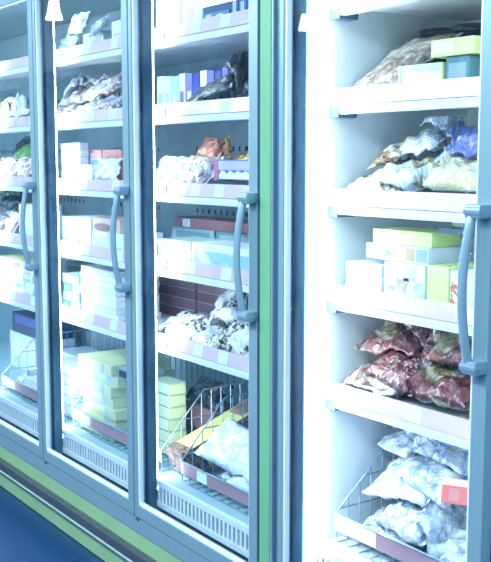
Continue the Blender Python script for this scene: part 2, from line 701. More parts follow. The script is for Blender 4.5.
def drop(root, cap=None, solid=True):
    """let the thing down vertically until it touches the shelf or a thing below it"""
    vs, fs = world_geo(root)
    if CELL.get('lim'):
        la, lb, lc, ld = CELL['lim']
        a0, a1 = min(v.x for v in vs), max(v.x for v in vs)
        b0, b1 = min(v.y for v in vs), max(v.y for v in vs)
        dx = la - a0 if a0 < la else lb - a1 if a1 > lb else 0
        dy = lc - b0 if b0 < lc else ld - b1 if b1 > ld else 0
        root.location.x += dx
        root.location.y += dy
        vs = [v + Vector((dx, dy, 0)) for v in vs]
    zmin = min(v.z for v in vs)
    up = 3.0
    best = zmin + up - CELL['z'] - .0004
    my = BVHTree.FromPolygons([v + Vector((0, 0, up)) for v in vs], fs)
    x0, x1 = min(v.x for v in vs), max(v.x for v in vs)
    y0, y1 = min(v.y for v in vs), max(v.y for v in vs)
    for bv, pv, bb in PLACED[CELL['key']]:
        if bb[0] > x1 or bb[1] < x0 or bb[2] > y1 or bb[3] < y0:
            continue
        for v in vs:
            h = bv.ray_cast(v + Vector((0, 0, up)), Vector((0, 0, -1)))
            if h[0] is not None:
                best = min(best, h[3] - .0006)
        for v in pv:
            h = my.ray_cast(v, Vector((0, 0, 1)))
            if h[0] is not None:
                best = min(best, h[3] - .0006)
    dz = up - best
    root.location.z += dz
    if solid:
        vs = [v + Vector((0, 0, dz)) for v in vs]
        PLACED[CELL['key']].append((BVHTree.FromPolygons(vs, fs), vs, (x0, x1, y0, y1)))
    return root


def settle(o, tilt, qq=None):
    """a soft bag sags onto whatever lies below it: its underside takes the shape of the pile"""
    n = len(o.data.vertices)
    R = Euler(o.rotation_euler).to_matrix()
    Ri = R.inverted()
    parts = [o] + list(o.children)
    W = [[R @ v.co + o.location for v in p.data.vertices] for p in parts]
    allv = [v for w in W for v in w]
    if CELL.get('lim'):
        la, lb, lc, ld = CELL['lim']
        a0, a1 = min(v.x for v in allv), max(v.x for v in allv)
        b0, b1 = min(v.y for v in allv), max(v.y for v in allv)
        d = Vector((la - a0 if a0 < la else lb - a1 if a1 > lb else 0, lc - b0 if b0 < lc else ld - b1 if b1 > ld else 0, 0))
        o.location += d
        W = [[v + d for v in w] for w in W]
        allv = [v for w in W for v in w]

    def height(v):
        h = CELL['z']
        for bv, pv, bb in PLACED[CELL['key']]:
            if bb[0] - .001 < v.x < bb[1] + .001 and bb[2] - .001 < v.y < bb[3] + .001:
                for ax, ay in ((0, 0), (.006, 0), (-.006, 0), (0, .006), (0, -.006)):
                    r = bv.ray_cast(Vector((v.x + ax, v.y + ay, 9)), Vector((0, 0, -1)))
                    if r[0] is not None:
                        h = max(h, r[0].z)
        return h + .006
    H = [[height(v) for v in w] for w in W]
    body, hb = W[0], H[0]
    lowest = {}
    for i, v in enumerate(body):
        k = (round(v.x / .012), round(v.y / .012))
        if k not in lowest or v.z - hb[i] < lowest[k]:
            lowest[k] = v.z - hb[i]
    gaps = sorted(lowest.values())
    q = .42 if tilt < 30 else .22 if tilt < 46 else .06
    if qq is not None:
        q = qq
    nxt = min(z for z in LIPS + [2.365] if z > CELL['z'] + .02) - .03
    while True:
        sh = -gaps[min(len(gaps) - 1, int(q * len(gaps)))]
        if q > .9 or max(v.z for v in body) + sh < nxt:
            break
        q += .06
    # pairs of upper and lower skin keep part of their thickness
    thick = {}
    for i, v in enumerate(body):
        k = (round(v.x / .012), round(v.y / .012))
        a = thick.get(k, (9, -9))
        thick[k] = (min(a[0], v.z), max(a[1], v.z))
    for p, w, hh in zip(parts, W, H):
        for i, v in enumerate(w):
            z = v.z + sh
            if p is o:
                k = (round(v.x / .012), round(v.y / .012))
                lo = thick[k][0] + sh
                keep = .45 * (z - lo) if lo < hh[i] else 0
                z2 = max(z, hh[i] + keep)
            else:
                z2 = max(z, hh[i] + .002)
            z2 = min(z2, nxt)
            w[i] = Vector((v.x, v.y, z2))
    base = min(v.z for w in W for v in w)
    o.location.z = base
    for p, w in zip(parts, W):
        for i, v in enumerate(w):
            p.data.vertices[i].co = Ri @ (v - o.location)
        p.data.update()
    vs, fs = world_geo(o)
    # ease up a little where skins still touch through one another
    best, keep_z = None, 0.0
    for step in range(9):
        up = [v + Vector((0, 0, .003 * step)) for v in vs]
        me = BVHTree.FromPolygons(up, fs)
        c = sum(len(me.overlap(bv)) for bv, pv, bb in PLACED[CELL['key']])
        if best is None or c < best * .6:
            best, keep_z = c, .003 * step
        if c == 0:
            break
    o.location.z += keep_z
    vs = [v + Vector((0, 0, keep_z)) for v in vs]
    PLACED[CELL['key']].append((BVHTree.FromPolygons(vs, fs), vs, (min(v.x for v in vs), max(v.x for v in vs), min(v.y for v in vs), max(v.y for v in vs))))


# ------------------------------------------------------------------ cartons
def panel(parent, name, face, w, d, h, u0, u1, v0, v1, m, label=None, oval=False, t=.0006):
    """a printed panel or sticker lying on one face of a carton; u, v run 0..1 over the face"""
    bm = bmesh.new()
    pts = []
    if oval:
        uc, vc, ur, vr = (u0 + u1) / 2, (v0 + v1) / 2, (u1 - u0) / 2, (v1 - v0) / 2
        uv = [(uc + ur * math.cos(a * math.pi / 12), vc + vr * math.sin(a * math.pi / 12)) for a in range(24)]
    else:
        uv = [(u0, v0), (u1, v0), (u1, v1), (u0, v1)]
    for u, v in uv:
        if face == 'front':
            pts.append((-w / 2 + u * w, -d / 2 - t, v * h))
        elif face == 'side':
            pts.append((w / 2 + t, -d / 2 + u * d, v * h))
        else:
            pts.append((-w / 2 + u * w, -d / 2 + v * d, h + t))
    bm.faces.new([bm.verts.new(p) for p in pts])
    o = link(name, bm, m, parent)
    if label:
        o['label'] = label
    return o


def carton(label, px0, px1, yf, dep, h, m, prints=(), rot=(0, 0, 0), group=None, name='carton', cat='carton', z=None, bev=.0025, lid=None, py=250, flap=True):
    x0, x1 = PX(px0, yf, py), PX(px1, yf, py)
    return carton_x(label, x0, x1, yf, dep, h, m, prints, rot, group, name, cat, z, bev, lid, flap)


def carton_x(label, x0, x1, yf, dep, h, m, prints=(), rot=(0, 0, 0), group=None, name='carton', cat='carton', z=None, bev=.0025, lid=None, flap=True):
    w = x1 - x0
    bm = bmesh.new()
    box_into(bm, -w / 2, w / 2, -dep / 2, dep / 2, 0, h, min(bev, h * .2))
    o = link(name, bm, m)
    o.location = ((x0 + x1) / 2, yf + dep / 2, CELL['z'])
    o.rotation_euler = tuple(rad(a) for a in rot)
    tag(o, label, cat, group)
    if flap:   # tuck flap line across the visible end
        bm = bmesh.new()
        box_into(bm, w / 2 - .0004, w / 2 + .0007, -dep / 2 + .004, dep / 2 - .004, h * .30, h - .004)
        link('end_flap', bm, m, o)
    if lid:
        bm = bmesh.new()
        box_into(bm, -w / 2 - .0015, w / 2 + .0015, -dep / 2 - .0015, dep / 2 + .0015, h * .72, h + .0015, .001)
        link('lid', bm, lid, o)
    for p in prints:
        panel(o, p[0], p[1], w, dep, h, p[2], p[3], p[4], p[5], p[6], oval=len(p) > 7 and p[7])
    if z is not None:
        o.location.z = z
        vs, fs = world_geo(o)
        PLACED[CELL['key']].append((BVHTree.FromPolygons(vs, fs), vs, (min(v.x for v in vs), max(v.x for v in vs), min(v.y for v in vs), max(v.y for v in vs))))
        return o
    return drop(o)


# ------------------------------------------------------------------ bags
def bag(label, px, yc, w, l, t, rot, m, seed, group=None, name='food_bag', cat='bag', seal=None, lump=.35, py=250, x=None, sealed=True, q=None, wrinkle=1.0):
    """pillow bag: length l along local X, width w along Y, thickness t; crimped seals as parts"""
    nx, ny = 30, 22
    off = Vector((seed * 3.17, seed * 1.31, seed * .77))

    def shape(u, v, side):
        au, av = abs(u), abs(v)
        prof = max(0.0, 1 - au ** 3.6) ** .5 * max(0.0, 1 - av ** 3.0) ** .5
        nz = noise.noise(Vector((u * l * 14, v * w * 14, side * 3.0)) + off)
        nz2 = noise.noise(Vector((u * l * 34, v * w * 34, side * 5.0)) + off)
        cr = abs(noise.noise(Vector((u * l * 22 + v * 2.0, v * w * 9, side)) + off * 1.3))
        th = t * .5 * prof * (1 + lump * nz + lump * .45 * nz2 - lump * .5 * cr * wrinkle)
        neck = 1 - .10 * (1 - (1 - au ** 3)) * 0 - .07 * (1 - u * u)
        xx = u * l / 2 * (1 - .04 * (1 - v * v) * au) + .006 * noise.noise(Vector((v * 4, u * 3, 2)) + off)
        yy = v * w / 2 * neck + .006 * noise.noise(Vector((u * 5, v * 3, 7)) + off)
        zz = side * th + .012 * noise.noise(Vector((u * 2.2, v * 2.2, 0)) + off)
        return Vector((xx, yy, zz))
    bm = bmesh.new()
    for side in (1, -1):
        g = [[bm.verts.new(shape(-1 + 2 * i / nx, -1 + 2 * j / ny, side)) for j in range(ny + 1)] for i in range(nx + 1)]
        for i in range(nx):
            for j in range(ny):
                bm.faces.new((g[i][j], g[i + 1][j], g[i + 1][j + 1], g[i][j + 1]))
    bmesh.ops.remove_doubles(bm, verts=bm.verts[:], dist=.0003)
    o = link(name, bm, m, None, True)
    tag(o, label, cat, group)
    if sealed:
        for s in (-1, 1):
            bm = bmesh.new()
            k = 26
            ra, rb = [], []
            for j in range(k + 1):
                v = -1 + 2 * j / k
                a = shape(s * .995, v, 1)
                a.z = (a.z + shape(s * .995, v, -1).z) / 2
                b = a + Vector((s * (.018 + .004 * noise.noise(Vector((v * 3, s, seed)))) + (.0015 if j % 2 else -.0015), 0, .010 * noise.noise(Vector((v * 2.5, s * 4, seed * 2.1)))))
                ra.append(bm.verts.new(a))
                rb.append(bm.verts.new(b))
            for j in range(k):
                bm.faces.new((ra[j], ra[j + 1], rb[j + 1], rb[j]))
            link('seal', bm, seal or m, o)
    o.location = (PX(px, yc, py) if x is None else x, yc, CELL['z'])
    o.rotation_euler = tuple(rad(a) for a in rot)
    settle(o, max(abs(rot[0]), abs(rot[1])), q)
    return o


# ------------------------------------------------------------------ wire baskets
def basket(label, x0, x1, zf, rail0, rail1, rim, yb=.69):
    r = empty('wire_basket', ((x0 + x1) / 2, .42, zf))
    tag(r, label, 'basket', 'wire baskets on the freezer decks')
    ox, oy, oz = r.location
    y0, y1, yk = YS + .002, .36, yb
    rw = .0024

    def T(p):
        return (p[0] - ox, p[1] - oy, p[2] - oz)

    def rimz(y):
        return rail1 + (rim - rail1) * min(1, (y - y0) / (y1 - y0))
    bm = bmesh.new()
    box_into(bm, x0 - ox, x1 - ox, y0 - .006 - oy, y0 + .002 - oy, rail0 - oz, rail1 - oz, .002)
    o = link('price_rail', bm, M_RAILB, r)
    for xx in (x0 + .12, x1 - .2):
        bm = bmesh.new()
        bm.faces.new([bm.verts.new(T(p)) for p in ((xx, y0 - .0066, rail0 + .004), (xx + .07, y0 - .0066, rail0 + .004), (xx + .07, y0 - .0066, rail1 - .004), (xx, y0 - .0066, rail1 - .004))])
        link('price_tag', bm, M_TAG, o)
    bm = bmesh.new()
    tube_into(bm, [T((x0, y0, rail1 + .003)), T((x0, y1, rim)), T((x0, yk, rim)), T((x1, yk, rim)), T((x1, y1, rim)), T((x1, y0, rail1 + .003))], .0028, 8)
    tube_into(bm, [T((x0, y0 - .007, rail1 + .003)), T((x1, y0 - .007, rail1 + .003))], .0035, 8)
    link('rim', bm, M_WIRE, r, True)
    for xx in (x0, x1):
        bm = bmesh.new()
        y = y0
        while y < yk + .001:
            tube_into(bm, [T((xx, y, zf)), T((xx, y, rimz(y)))], rw, 6)
            y += (yk - y0) / 11
        for z in (zf + .11, zf + .2):
            ya = y0 + max(0, (z - rail1) / (rim - rail1)) * (y1 - y0)
            tube_into(bm, [T((xx, ya, z)), T((xx, yk, z))], rw, 6)
        link('wire_side', bm, M_WIRE, r)
    bm = bmesh.new()
    n = int((x1 - x0) / .05)
    for i in range(n + 1):
        xx = x0 + (x1 - x0) * i / n
        tube_into(bm, [T((xx, yk, zf)), T((xx, yk, rim))], rw, 6)
    link('wire_back', bm, M_WIRE, r)
    bm = bmesh.new()
    for i in range(n + 1):
        xx = x0 + (x1 - x0) * i / n
        tube_into(bm, [T((xx, y0, rail0 + .01)), T((xx, y0, zf)), T((xx, yk, zf))], rw, 6)
    for j in range(6):
        y = y0 + (yk - y0) * j / 5
        tube_into(bm, [T((x0, y, zf)), T((x1, y, zf))], rw, 6)
    link('wire_floor', bm, M_WIRE, r)
    return r


BASK = zf = DECK + .004
basket('wire basket with mauve price rail on the deck behind the leftmost glass door', -2.62, -1.80, DECK + .0045, .412, .462, .66)
basket('wire basket filled with yellow cartons behind the second glass door', -1.715, -.885, DECK + .0045, .415, .466, .69)
basket('wire basket holding a white bag behind the third door, left of green strip', -.725, -.035, DECK + .0045, .412, .460, .69)
basket('wire basket full of clear bags at bottom of the brightly lit right freezer', .212, .890, DECK4 + .0045, .478, .531, .71)

# ------------------------------------------------------------------ colours of packs
def PZ(px, py, Y):
    d = FWD + RGT * ((px - CX) / FPX) - UPV * ((py - CY) / FPX)
    return (CAM + d * ((Y - CAM.y) / d.y)).z


ORD = ['first', 'second', 'third', 'fourth', 'fifth', 'sixth', 'seventh', 'eighth', 'ninth', 'tenth', 'eleventh', 'twelfth']
WHITE = plain((236, 242, 248), 0.55, var=.02)
WHITE2 = plain((222, 234, 246), 0.55, var=.04)
PALE = plain((206, 226, 240), 0.5, var=.05)
SKY = plain((168, 208, 236), 0.5, var=.06)
BLUE = plain((58, 104, 190), 0.45, var=.1)
NAVY = plain((52, 66, 140), 0.45, var=.1)
PURPLE = plain((104, 108, 196), 0.45, var=.1)
LAV = plain((196, 196, 232), 0.5, var=.06)
LIME = plain((214, 236, 160), 0.5, var=.03)
LIME2 = plain((226, 238, 186), 0.5, var=.03)
PGREEN = plain((194, 214, 190), 0.55, var=.05)
CYAN = plain((126, 196, 214), 0.5, var=.06)
TEAL = plain((96, 142, 150), 0.5, var=.1)
ROSE = plain((206, 142, 146), 0.5, var=.08)
BROWN = plain((140, 106, 114), 0.5, var=.12)
MAUVE = plain((156, 126, 136), 0.5, var=.12)
DARK = plain((38, 46, 58), 0.3, coat=.6, var=.2)
GREY = plain((150, 172, 190), 0.5, var=.08)
YELLOW = plain((212, 212, 138), 0.5, var=.05)
TAN = plain((190, 164, 128), .5, var=.1)
F_WHITE = patchy([(246, 250, 252), (226, 238, 248), (200, 222, 240), (250, 252, 255)], 9.6, soft=True, seed=1)
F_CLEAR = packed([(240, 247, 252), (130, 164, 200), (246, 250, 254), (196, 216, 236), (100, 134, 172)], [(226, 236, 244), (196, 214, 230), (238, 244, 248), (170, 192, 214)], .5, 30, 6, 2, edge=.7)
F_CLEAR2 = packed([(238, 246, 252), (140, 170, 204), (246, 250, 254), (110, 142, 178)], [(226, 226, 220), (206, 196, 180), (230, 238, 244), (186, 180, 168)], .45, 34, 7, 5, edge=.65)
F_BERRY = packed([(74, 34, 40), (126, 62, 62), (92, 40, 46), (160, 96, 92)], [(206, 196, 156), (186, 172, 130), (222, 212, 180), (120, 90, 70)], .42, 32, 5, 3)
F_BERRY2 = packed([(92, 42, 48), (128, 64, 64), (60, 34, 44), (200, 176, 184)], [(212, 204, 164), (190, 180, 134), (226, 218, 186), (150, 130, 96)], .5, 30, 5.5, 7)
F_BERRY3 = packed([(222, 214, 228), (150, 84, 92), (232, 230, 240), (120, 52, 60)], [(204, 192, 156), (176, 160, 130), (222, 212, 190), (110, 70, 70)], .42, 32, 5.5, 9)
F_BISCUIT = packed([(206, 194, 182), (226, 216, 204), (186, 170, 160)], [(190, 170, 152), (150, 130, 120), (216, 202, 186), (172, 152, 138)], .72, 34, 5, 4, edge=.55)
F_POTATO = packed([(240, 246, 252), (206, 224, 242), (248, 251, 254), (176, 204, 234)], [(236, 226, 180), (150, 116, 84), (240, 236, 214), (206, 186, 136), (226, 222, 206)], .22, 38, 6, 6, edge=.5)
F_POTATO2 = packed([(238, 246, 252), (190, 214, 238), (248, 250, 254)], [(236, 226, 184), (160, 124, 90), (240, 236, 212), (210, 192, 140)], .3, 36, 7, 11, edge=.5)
F_YELLOW = patchy([(236, 232, 176), (244, 244, 226), (214, 206, 140), (240, 244, 244)], 10.8, seed=2, soft=True)
F_BLUEBAG = packed([(232, 240, 248), (196, 214, 238), (60, 90, 160), (44, 64, 124)], [(220, 226, 232), (150, 170, 200), (48, 66, 120)], .35, 34, 7, 8, edge=.6)
F_DARK = patchy([(26, 34, 44), (48, 58, 70), (18, 24, 32), (84, 96, 108)], 8.4, rough=.2, coat=1.0, seed=3)
F_GREEN = patchy([(96, 150, 96), (122, 176, 112), (82, 132, 96), (150, 196, 140)], 7.2, seed=1, soft=True)
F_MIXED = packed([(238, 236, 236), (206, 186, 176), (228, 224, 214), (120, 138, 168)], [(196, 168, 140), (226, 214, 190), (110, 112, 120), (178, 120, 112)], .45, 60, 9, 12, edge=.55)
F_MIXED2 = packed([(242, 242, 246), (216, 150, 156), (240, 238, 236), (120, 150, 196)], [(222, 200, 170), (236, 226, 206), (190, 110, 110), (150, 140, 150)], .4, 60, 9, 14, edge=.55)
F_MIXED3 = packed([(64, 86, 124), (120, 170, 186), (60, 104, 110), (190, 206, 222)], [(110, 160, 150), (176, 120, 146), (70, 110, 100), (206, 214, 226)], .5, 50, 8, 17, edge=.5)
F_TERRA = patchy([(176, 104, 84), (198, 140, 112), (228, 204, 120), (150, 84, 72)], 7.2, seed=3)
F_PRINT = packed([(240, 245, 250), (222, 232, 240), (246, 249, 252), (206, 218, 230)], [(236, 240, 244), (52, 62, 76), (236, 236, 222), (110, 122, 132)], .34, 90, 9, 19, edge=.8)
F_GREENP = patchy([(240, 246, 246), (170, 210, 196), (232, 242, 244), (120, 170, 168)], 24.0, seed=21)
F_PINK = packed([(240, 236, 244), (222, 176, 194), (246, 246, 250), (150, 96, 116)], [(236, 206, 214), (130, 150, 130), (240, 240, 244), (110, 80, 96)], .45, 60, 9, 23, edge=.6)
P_FOOD = patchy([(226, 224, 230), (206, 200, 208), (170, 150, 156), (236, 238, 242)], 14, .5, .1, .6, 0, 4, soft=True)
P_TEAL = patchy([(170, 214, 216), (206, 230, 230), (120, 176, 190)], 18, .5, .1, 1, 0, 5)
P_SKY = patchy([(238, 246, 252), (150, 196, 236), (226, 238, 250)], 12, .5, .1, 1, 0, 6, soft=True)
P_ORANGE = patchy([(236, 226, 214), (196, 120, 84), (240, 236, 230), (206, 176, 120)], 16, .5, .1, 1, 0, 8)
P_FILM = patchy([(92, 66, 64), (126, 92, 84), (160, 138, 126), (70, 50, 54)], 26, .25, .8, 2, .6, 3)
STK = barcode()
M_CLEAR = glass(0.10, 1.3)


def stack(fmt, names, px0, px1, yf, dep, h, mats, group, prints=(), jit=.006, seed=0, name='carton', lid=None, py=250, cat='carton'):
    """flat cartons lying on top of one another, bottom first"""
    rnd = random.Random(seed)
    out = []
    n = len(names)
    for i, nm in enumerate(names):
        m = mats[i % len(mats)]
        x0, x1 = PX(px0, yf, py), PX(px1, yf, py)
        j = rnd.uniform(-jit, jit)
        out.append(carton_x(fmt % nm, x0 + j, x1 + j, yf + rnd.uniform(0, jit), dep, h, m, prints, (0, 0, rnd.uniform(-1.5, 1.5) * jit / .006 * .5), group, name, cat, lid=lid))
    return out


def levels(n):
    """names of the layers of a stack of n, bottom first"""
    r = []
    for i in range(n):
        k = n - 1 - i
        r.append('topmost' if k == 0 else 'lowest' if i == 0 else ORD[k] + ' from top')
    return r


# ================================================================== right-hand freezer (brightly lit)
# ---- second shelf: leaning biscuit bag, green cartons, black tubs
cell('r1', SURF[3], (.176, .908, .165, .742))


def tub(label, px, y, r, h, m, lidm, group=None):
    o = empty('tub', (px, y, CELL['z']))
    tag(o, label, 'tub', group)
    bm = bmesh.new()
    lathe_into(bm, [(.0005, .0), (r * .84, .0), (r * .88, .004), (r, h - .012), (r * 1.04, h - .010), (r * 1.04, h - .002), (.0005, h - .002)], 0, 0, 30)
    link('tub_body', bm, m, o, True)
    bm = bmesh.new()
    lathe_into(bm, [(r * 1.06, h - .012), (r * 1.07, h + .004), (r * .98, h + .008), (r * .92, h + .004), (.0005, h + .004)], 0, 0, 30)
    link('tub_lid', bm, lidm, o, True)
    return drop(o)


for i, xt in enumerate((.245, .378, .51)):
    tub(['black tub with glossy lid behind biscuit bag, leftmost of the three tubs in right freezer',
         'black tub with glossy lid behind lime carton, middle of the three tubs in right freezer',
         'black tub with glossy lid near door edge, rightmost of three tubs in right freezer'][i], xt, .53, .06, .215, DARK, DARK, 'black tubs on the second shelf')
carton('pale green carton lying beside the leaning biscuit bag, below the lime carton', 398, 442, .185, .16, .078, LIME2,
       [('print', 'front', .02, .98, .72, .97, PGREEN), ('print', 'front', .1, .9, .62, .66, WHITE)], py=70)
carton('grey-green carton standing on its side under the lime carton', 446, 469, .19, .15, .090, TEAL, [('print', 'front', .12, .88, .15, .8, GREY)], py=70)
carton('lime green carton resting on top of the grey-green carton', 431, 474, .178, .15, .046, LIME, [('print', 'front', .05, .55, .2, .85, LIME2)], py=50)
bag('tan patterned biscuit bag leaning back on the second shelf of right freezer', 366, .305, .30, .22, .05, (37, 0, -4), F_BISCUIT, 31, seal=GREY, py=70, lump=.25, q=.02)
bag('brown crinkled bag at the far right of second shelf, beside grey-green carton', 477, .25, .10, .12, .05, (58, 0, 0), F_TERRA, 32, x=.79, q=.03, py=70)
# ---- third shelf: potato bags
cell('r2', SURF[2], (.176, .908, .165, .742))
bag('white bag with brown specks lying at left end of third shelf, right freezer', 368, .285, .22, .20, .085, (0, -12, 94), F_POTATO, 1, seal=F_WHITE, py=180)
bag('white and yellow bag in the middle front of third shelf, right freezer', 417, .27, .18, .18, .07, (18, -4, -8), F_POTATO2, 2, seal=F_WHITE, py=180)
bag('pale yellow bag lying at right front of third shelf, right freezer', 464, .27, .18, .17, .075, (20, 4, 6), F_YELLOW, 3, seal=F_WHITE, py=180)
bag('white bag lying behind others at back of third shelf, right freezer', 440, .50, .20, .26, .09, (8, 0, 0), F_CLEAR, 4, py=170)
bag('large white bag of brown snacks lying highest on third-shelf pile, right freezer', 414, .34, .20, .26, .085, (24, -22, 6), F_POTATO, 5, seal=F_CLEAR, py=150)
bag('small cream bag between snack bag and blue pack, right freezer', 450, .36, .13, .13, .06, (40, 10, 0), F_POTATO2, 6, seal=F_YELLOW, py=150)
bag('violet-blue pack standing at right edge of third shelf, right freezer', 470, .30, .13, .12, .045, (68, 0, -6), patchy([(92, 108, 176), (120, 136, 200), (80, 92, 160)], 8, seed=3, soft=True), 7, py=150)
# ---- fourth shelf: cartons
cell('r3', SURF[1], (.176, .908, .165, .742))
hh = (PZ(360, 263, .19) - SURF[1]) / 3
stack('white flat carton, %s in three-high pile on fourth shelf, right freezer', levels(3), 346, 382, .185, .20, hh, [WHITE, WHITE2, WHITE],
      'white cartons at left of fourth shelf', [('print', 'front', .55, .92, .2, .8, PALE)], .004, 3)
hb = PZ(405, 263, .19) - SURF[1]
carton('large carton printed with pale grey food pictures, left of the lime carton', 384, 425, .182, .20, hb, WHITE2,
       [('print', 'front', .03, .62, .25, .62, P_FOOD), ('print', 'front', .05, .35, .68, .95, P_FOOD), ('print', 'front', .5, .78, .55, .97, P_FOOD), ('print', 'front', .72, .99, .06, .55, P_TEAL)], py=280)
carton('upright lime green carton beside the carton printed with pictures', 427, 448, .180, .16, hb + .004, LIME, [('print', 'front', .06, .94, .9, .97, LIME2)], py=280)
carton('orange and white printed carton behind the door handle, right of upright lime carton', 450, 468, .182, .16, hb - .004, WHITE, [('print', 'front', .05, .95, .05, .95, P_ORANGE)], py=280)
h2 = PZ(400, 248, .21) - SURF[1] - hb
carton('grey-white carton lying on the picture carton, under the lime-ended carton', 366, 428, .20, .15, .046, WHITE2,
       [('print', 'front', .05, .55, .15, .85, P_TEAL), ('print', 'front', .66, .80, .1, .9, TAN), ('print', 'front', .82, .99, .1, .9, GREY)], py=255)
carton('flat lime-ended carton, topmost on the fourth shelf of right freezer', 374, 428, .205, .13, .044, LIME, [('print', 'front', .02, .42, .06, .94, WHITE)], (0, 0, 5), py=240)
carton('flat grey carton lying beside the lime-ended carton, behind the door handle', 437, 470, .24, .16, .016, GREY, [('print', 'top', .1, .9, .1, .9, PALE)], py=250)
carton('small dark green carton tilted on flat grey carton, behind the door handle', 452, 468, .25, .10, .022, plain((110, 158, 92), .5), [('print', 'front', .5, 1, .1, .9, DARK)], (0, 0, -10), py=235)
# ---- fifth shelf: red-brown bags
cell('r4', SURF[0], (.176, .908, .165, .742))
bag('pale lavender bag with red flecks at left end of fifth shelf, right freezer', 360, .28, .23, .20, .09, (0, -12, 94), F_BERRY3, 41, seal=F_WHITE, py=370)
bag('dark red and beige bag in middle front of fifth shelf, right freezer', 408, .265, .19, .21, .075, (20, 5, -6), F_BERRY, 42, py=380)
bag('dark red bag with cream patch at right front of fifth shelf, right freezer', 454, .27, .19, .20, .075, (20, 2, 8), F_BERRY2, 43, py=380)
bag('mauve-topped bag lying at back left of fifth shelf, right freezer', 392, .47, .20, .24, .075, (10, 0, 0), F_BERRY3, 44, py=350)
bag('red-brown bag lying at back right of fifth shelf, right freezer', 446, .47, .20, .24, .08, (10, 0, 0), F_BERRY, 45, py=350)
bag('beige mushroom-coloured bag lying across two bags, centre of fifth shelf, right freezer', 404, .33, .19, .22, .07, (28, 6, 8), F_BERRY2, 46, py=360)
bag('shiny dark red bag highest in the fifth-shelf pile, right freezer', 436, .37, .20, .25, .075, (30, -6, -8), F_BERRY, 47, py=345)
bag('red bag with cream patch just left of the lower handle bracket, right freezer', 464, .30, .17, .16, .065, (34, 4, 10), F_BERRY2, 48, py=355)
# ---- bottom basket
cell('r5', DECK4 + .0085, (.218, .884, .158, .685))
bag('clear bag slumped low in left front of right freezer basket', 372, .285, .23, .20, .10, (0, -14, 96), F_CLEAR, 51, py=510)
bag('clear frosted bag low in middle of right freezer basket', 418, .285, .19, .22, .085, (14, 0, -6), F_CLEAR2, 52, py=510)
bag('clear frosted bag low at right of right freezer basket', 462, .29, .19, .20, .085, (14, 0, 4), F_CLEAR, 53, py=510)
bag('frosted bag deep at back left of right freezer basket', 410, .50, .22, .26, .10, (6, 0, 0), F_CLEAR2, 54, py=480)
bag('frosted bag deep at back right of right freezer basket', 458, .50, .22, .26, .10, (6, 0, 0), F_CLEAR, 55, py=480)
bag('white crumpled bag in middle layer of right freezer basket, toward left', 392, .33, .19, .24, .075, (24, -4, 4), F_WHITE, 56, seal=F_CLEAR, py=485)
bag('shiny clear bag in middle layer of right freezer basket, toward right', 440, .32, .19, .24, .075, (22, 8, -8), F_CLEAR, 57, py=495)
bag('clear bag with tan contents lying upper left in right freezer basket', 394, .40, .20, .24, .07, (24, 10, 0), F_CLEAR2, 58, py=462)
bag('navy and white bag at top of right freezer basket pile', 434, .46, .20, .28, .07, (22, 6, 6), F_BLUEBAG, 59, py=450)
bag('white bag with printed band upper right in right freezer basket', 456, .36, .18, .20, .06, (28, 6, 0), F_CLEAR2, 60, py=470)
carton('red and white card box tipped in right front of basket, right freezer', 440, 464, .20, .05, .07, plain((214, 120, 116), .5), [('print', 'front', .02, .98, .72, .98, WHITE), ('print', 'front', .3, .7, .1, .6, ROSE)], (-18, -8, 6), py=520)

# ================================================================== third door (left of the green strip)
G = 'third door'
cell('c0', SURF[4], (-3, -.03, .165, .742))
carton('tall white carton at left of the top shelf, behind third door', 156, 180, .19, .2, .17, WHITE, [('print', 'front', .05, .5, .3, .6, PALE)], py=20)
carton('pale blue carton right of the tall white carton on top shelf', 181.5, 203, .19, .2, .17, SKY, [('print', 'front', .6, .95, .0, 1, PALE)], py=20)
carton('blue carton with white oval on top shelf, behind third door', 204.5, 229, .19, .12, .052, BLUE, [('oval_print', 'front', .40, .86, .1, .82, WHITE, True), ('print', 'front', .06, .3, .1, .9, SKY)], py=25)
for i in range(3):
    carton(['dark blue upright carton on top shelf, nearest the oval-marked carton', 'dark blue upright carton on top shelf, middle of three',
            'dark blue upright carton on top shelf, beside the green strip'][i], 231 + 8 * i, 238 + 8 * i, .19, .12, .09 - .01 * (i == 1), [NAVY, BLUE, NAVY][i], [('print', 'front', .25, .75, .15, .85, SKY)],
           group='dark blue upright cartons', py=20)
carton('wide blue carton standing behind the oval-marked carton on top shelf', 216, 246, .42, .10, .15, SKY, [('print', 'front', .1, .9, .2, .8, BLUE)], py=10)
cell('c1', SURF[3], (-3, -.03, .165, .742))
cols = [WHITE, WHITE2, SKY, LAV, PURPLE, NAVY, LAV, PURPLE, NAVY, PURPLE, NAVY, LAV]
hs = PZ(170, 75, .31) - SURF[3]
for i in range(12):
    a = 157 + i * 7.2
    carton('%s upright carton, %s from left in the row on second shelf' % (['white', 'off-white', 'pale blue', 'lavender', 'violet', 'navy', 'lavender', 'violet', 'navy', 'violet', 'navy', 'lavender'][i], ORD[i]), a, a + 6.4, .31, .14, hs - .004 * (i % 3), cols[i],
           [('print', 'front', .25, .8, .1, .55, [SKY, LAV, PALE, PURPLE, LAV, PURPLE][i % 6])], group='upright cartons on the second shelf', py=90, bev=.0015)
bag('black glossy bag with silvery top lying before the upright cartons', 212, .232, .13, .31, .045, (40, -12, 0), F_DARK, 61, seal=GREY, py=98, lump=.2, q=.05)
bag('black glossy bag lying highest beside the green strip, second shelf', 246, .27, .15, .2, .05, (52, -20, 0), F_DARK, 62, py=88, q=.05)
cell('c2', SURF[2], (-3, -.03, .165, .742))
bag('white bag with fine green pattern at left of third shelf, behind third door', 171, .23, .14, .17, .07, (56, 0, 0), F_GREENP, 63, py=170)
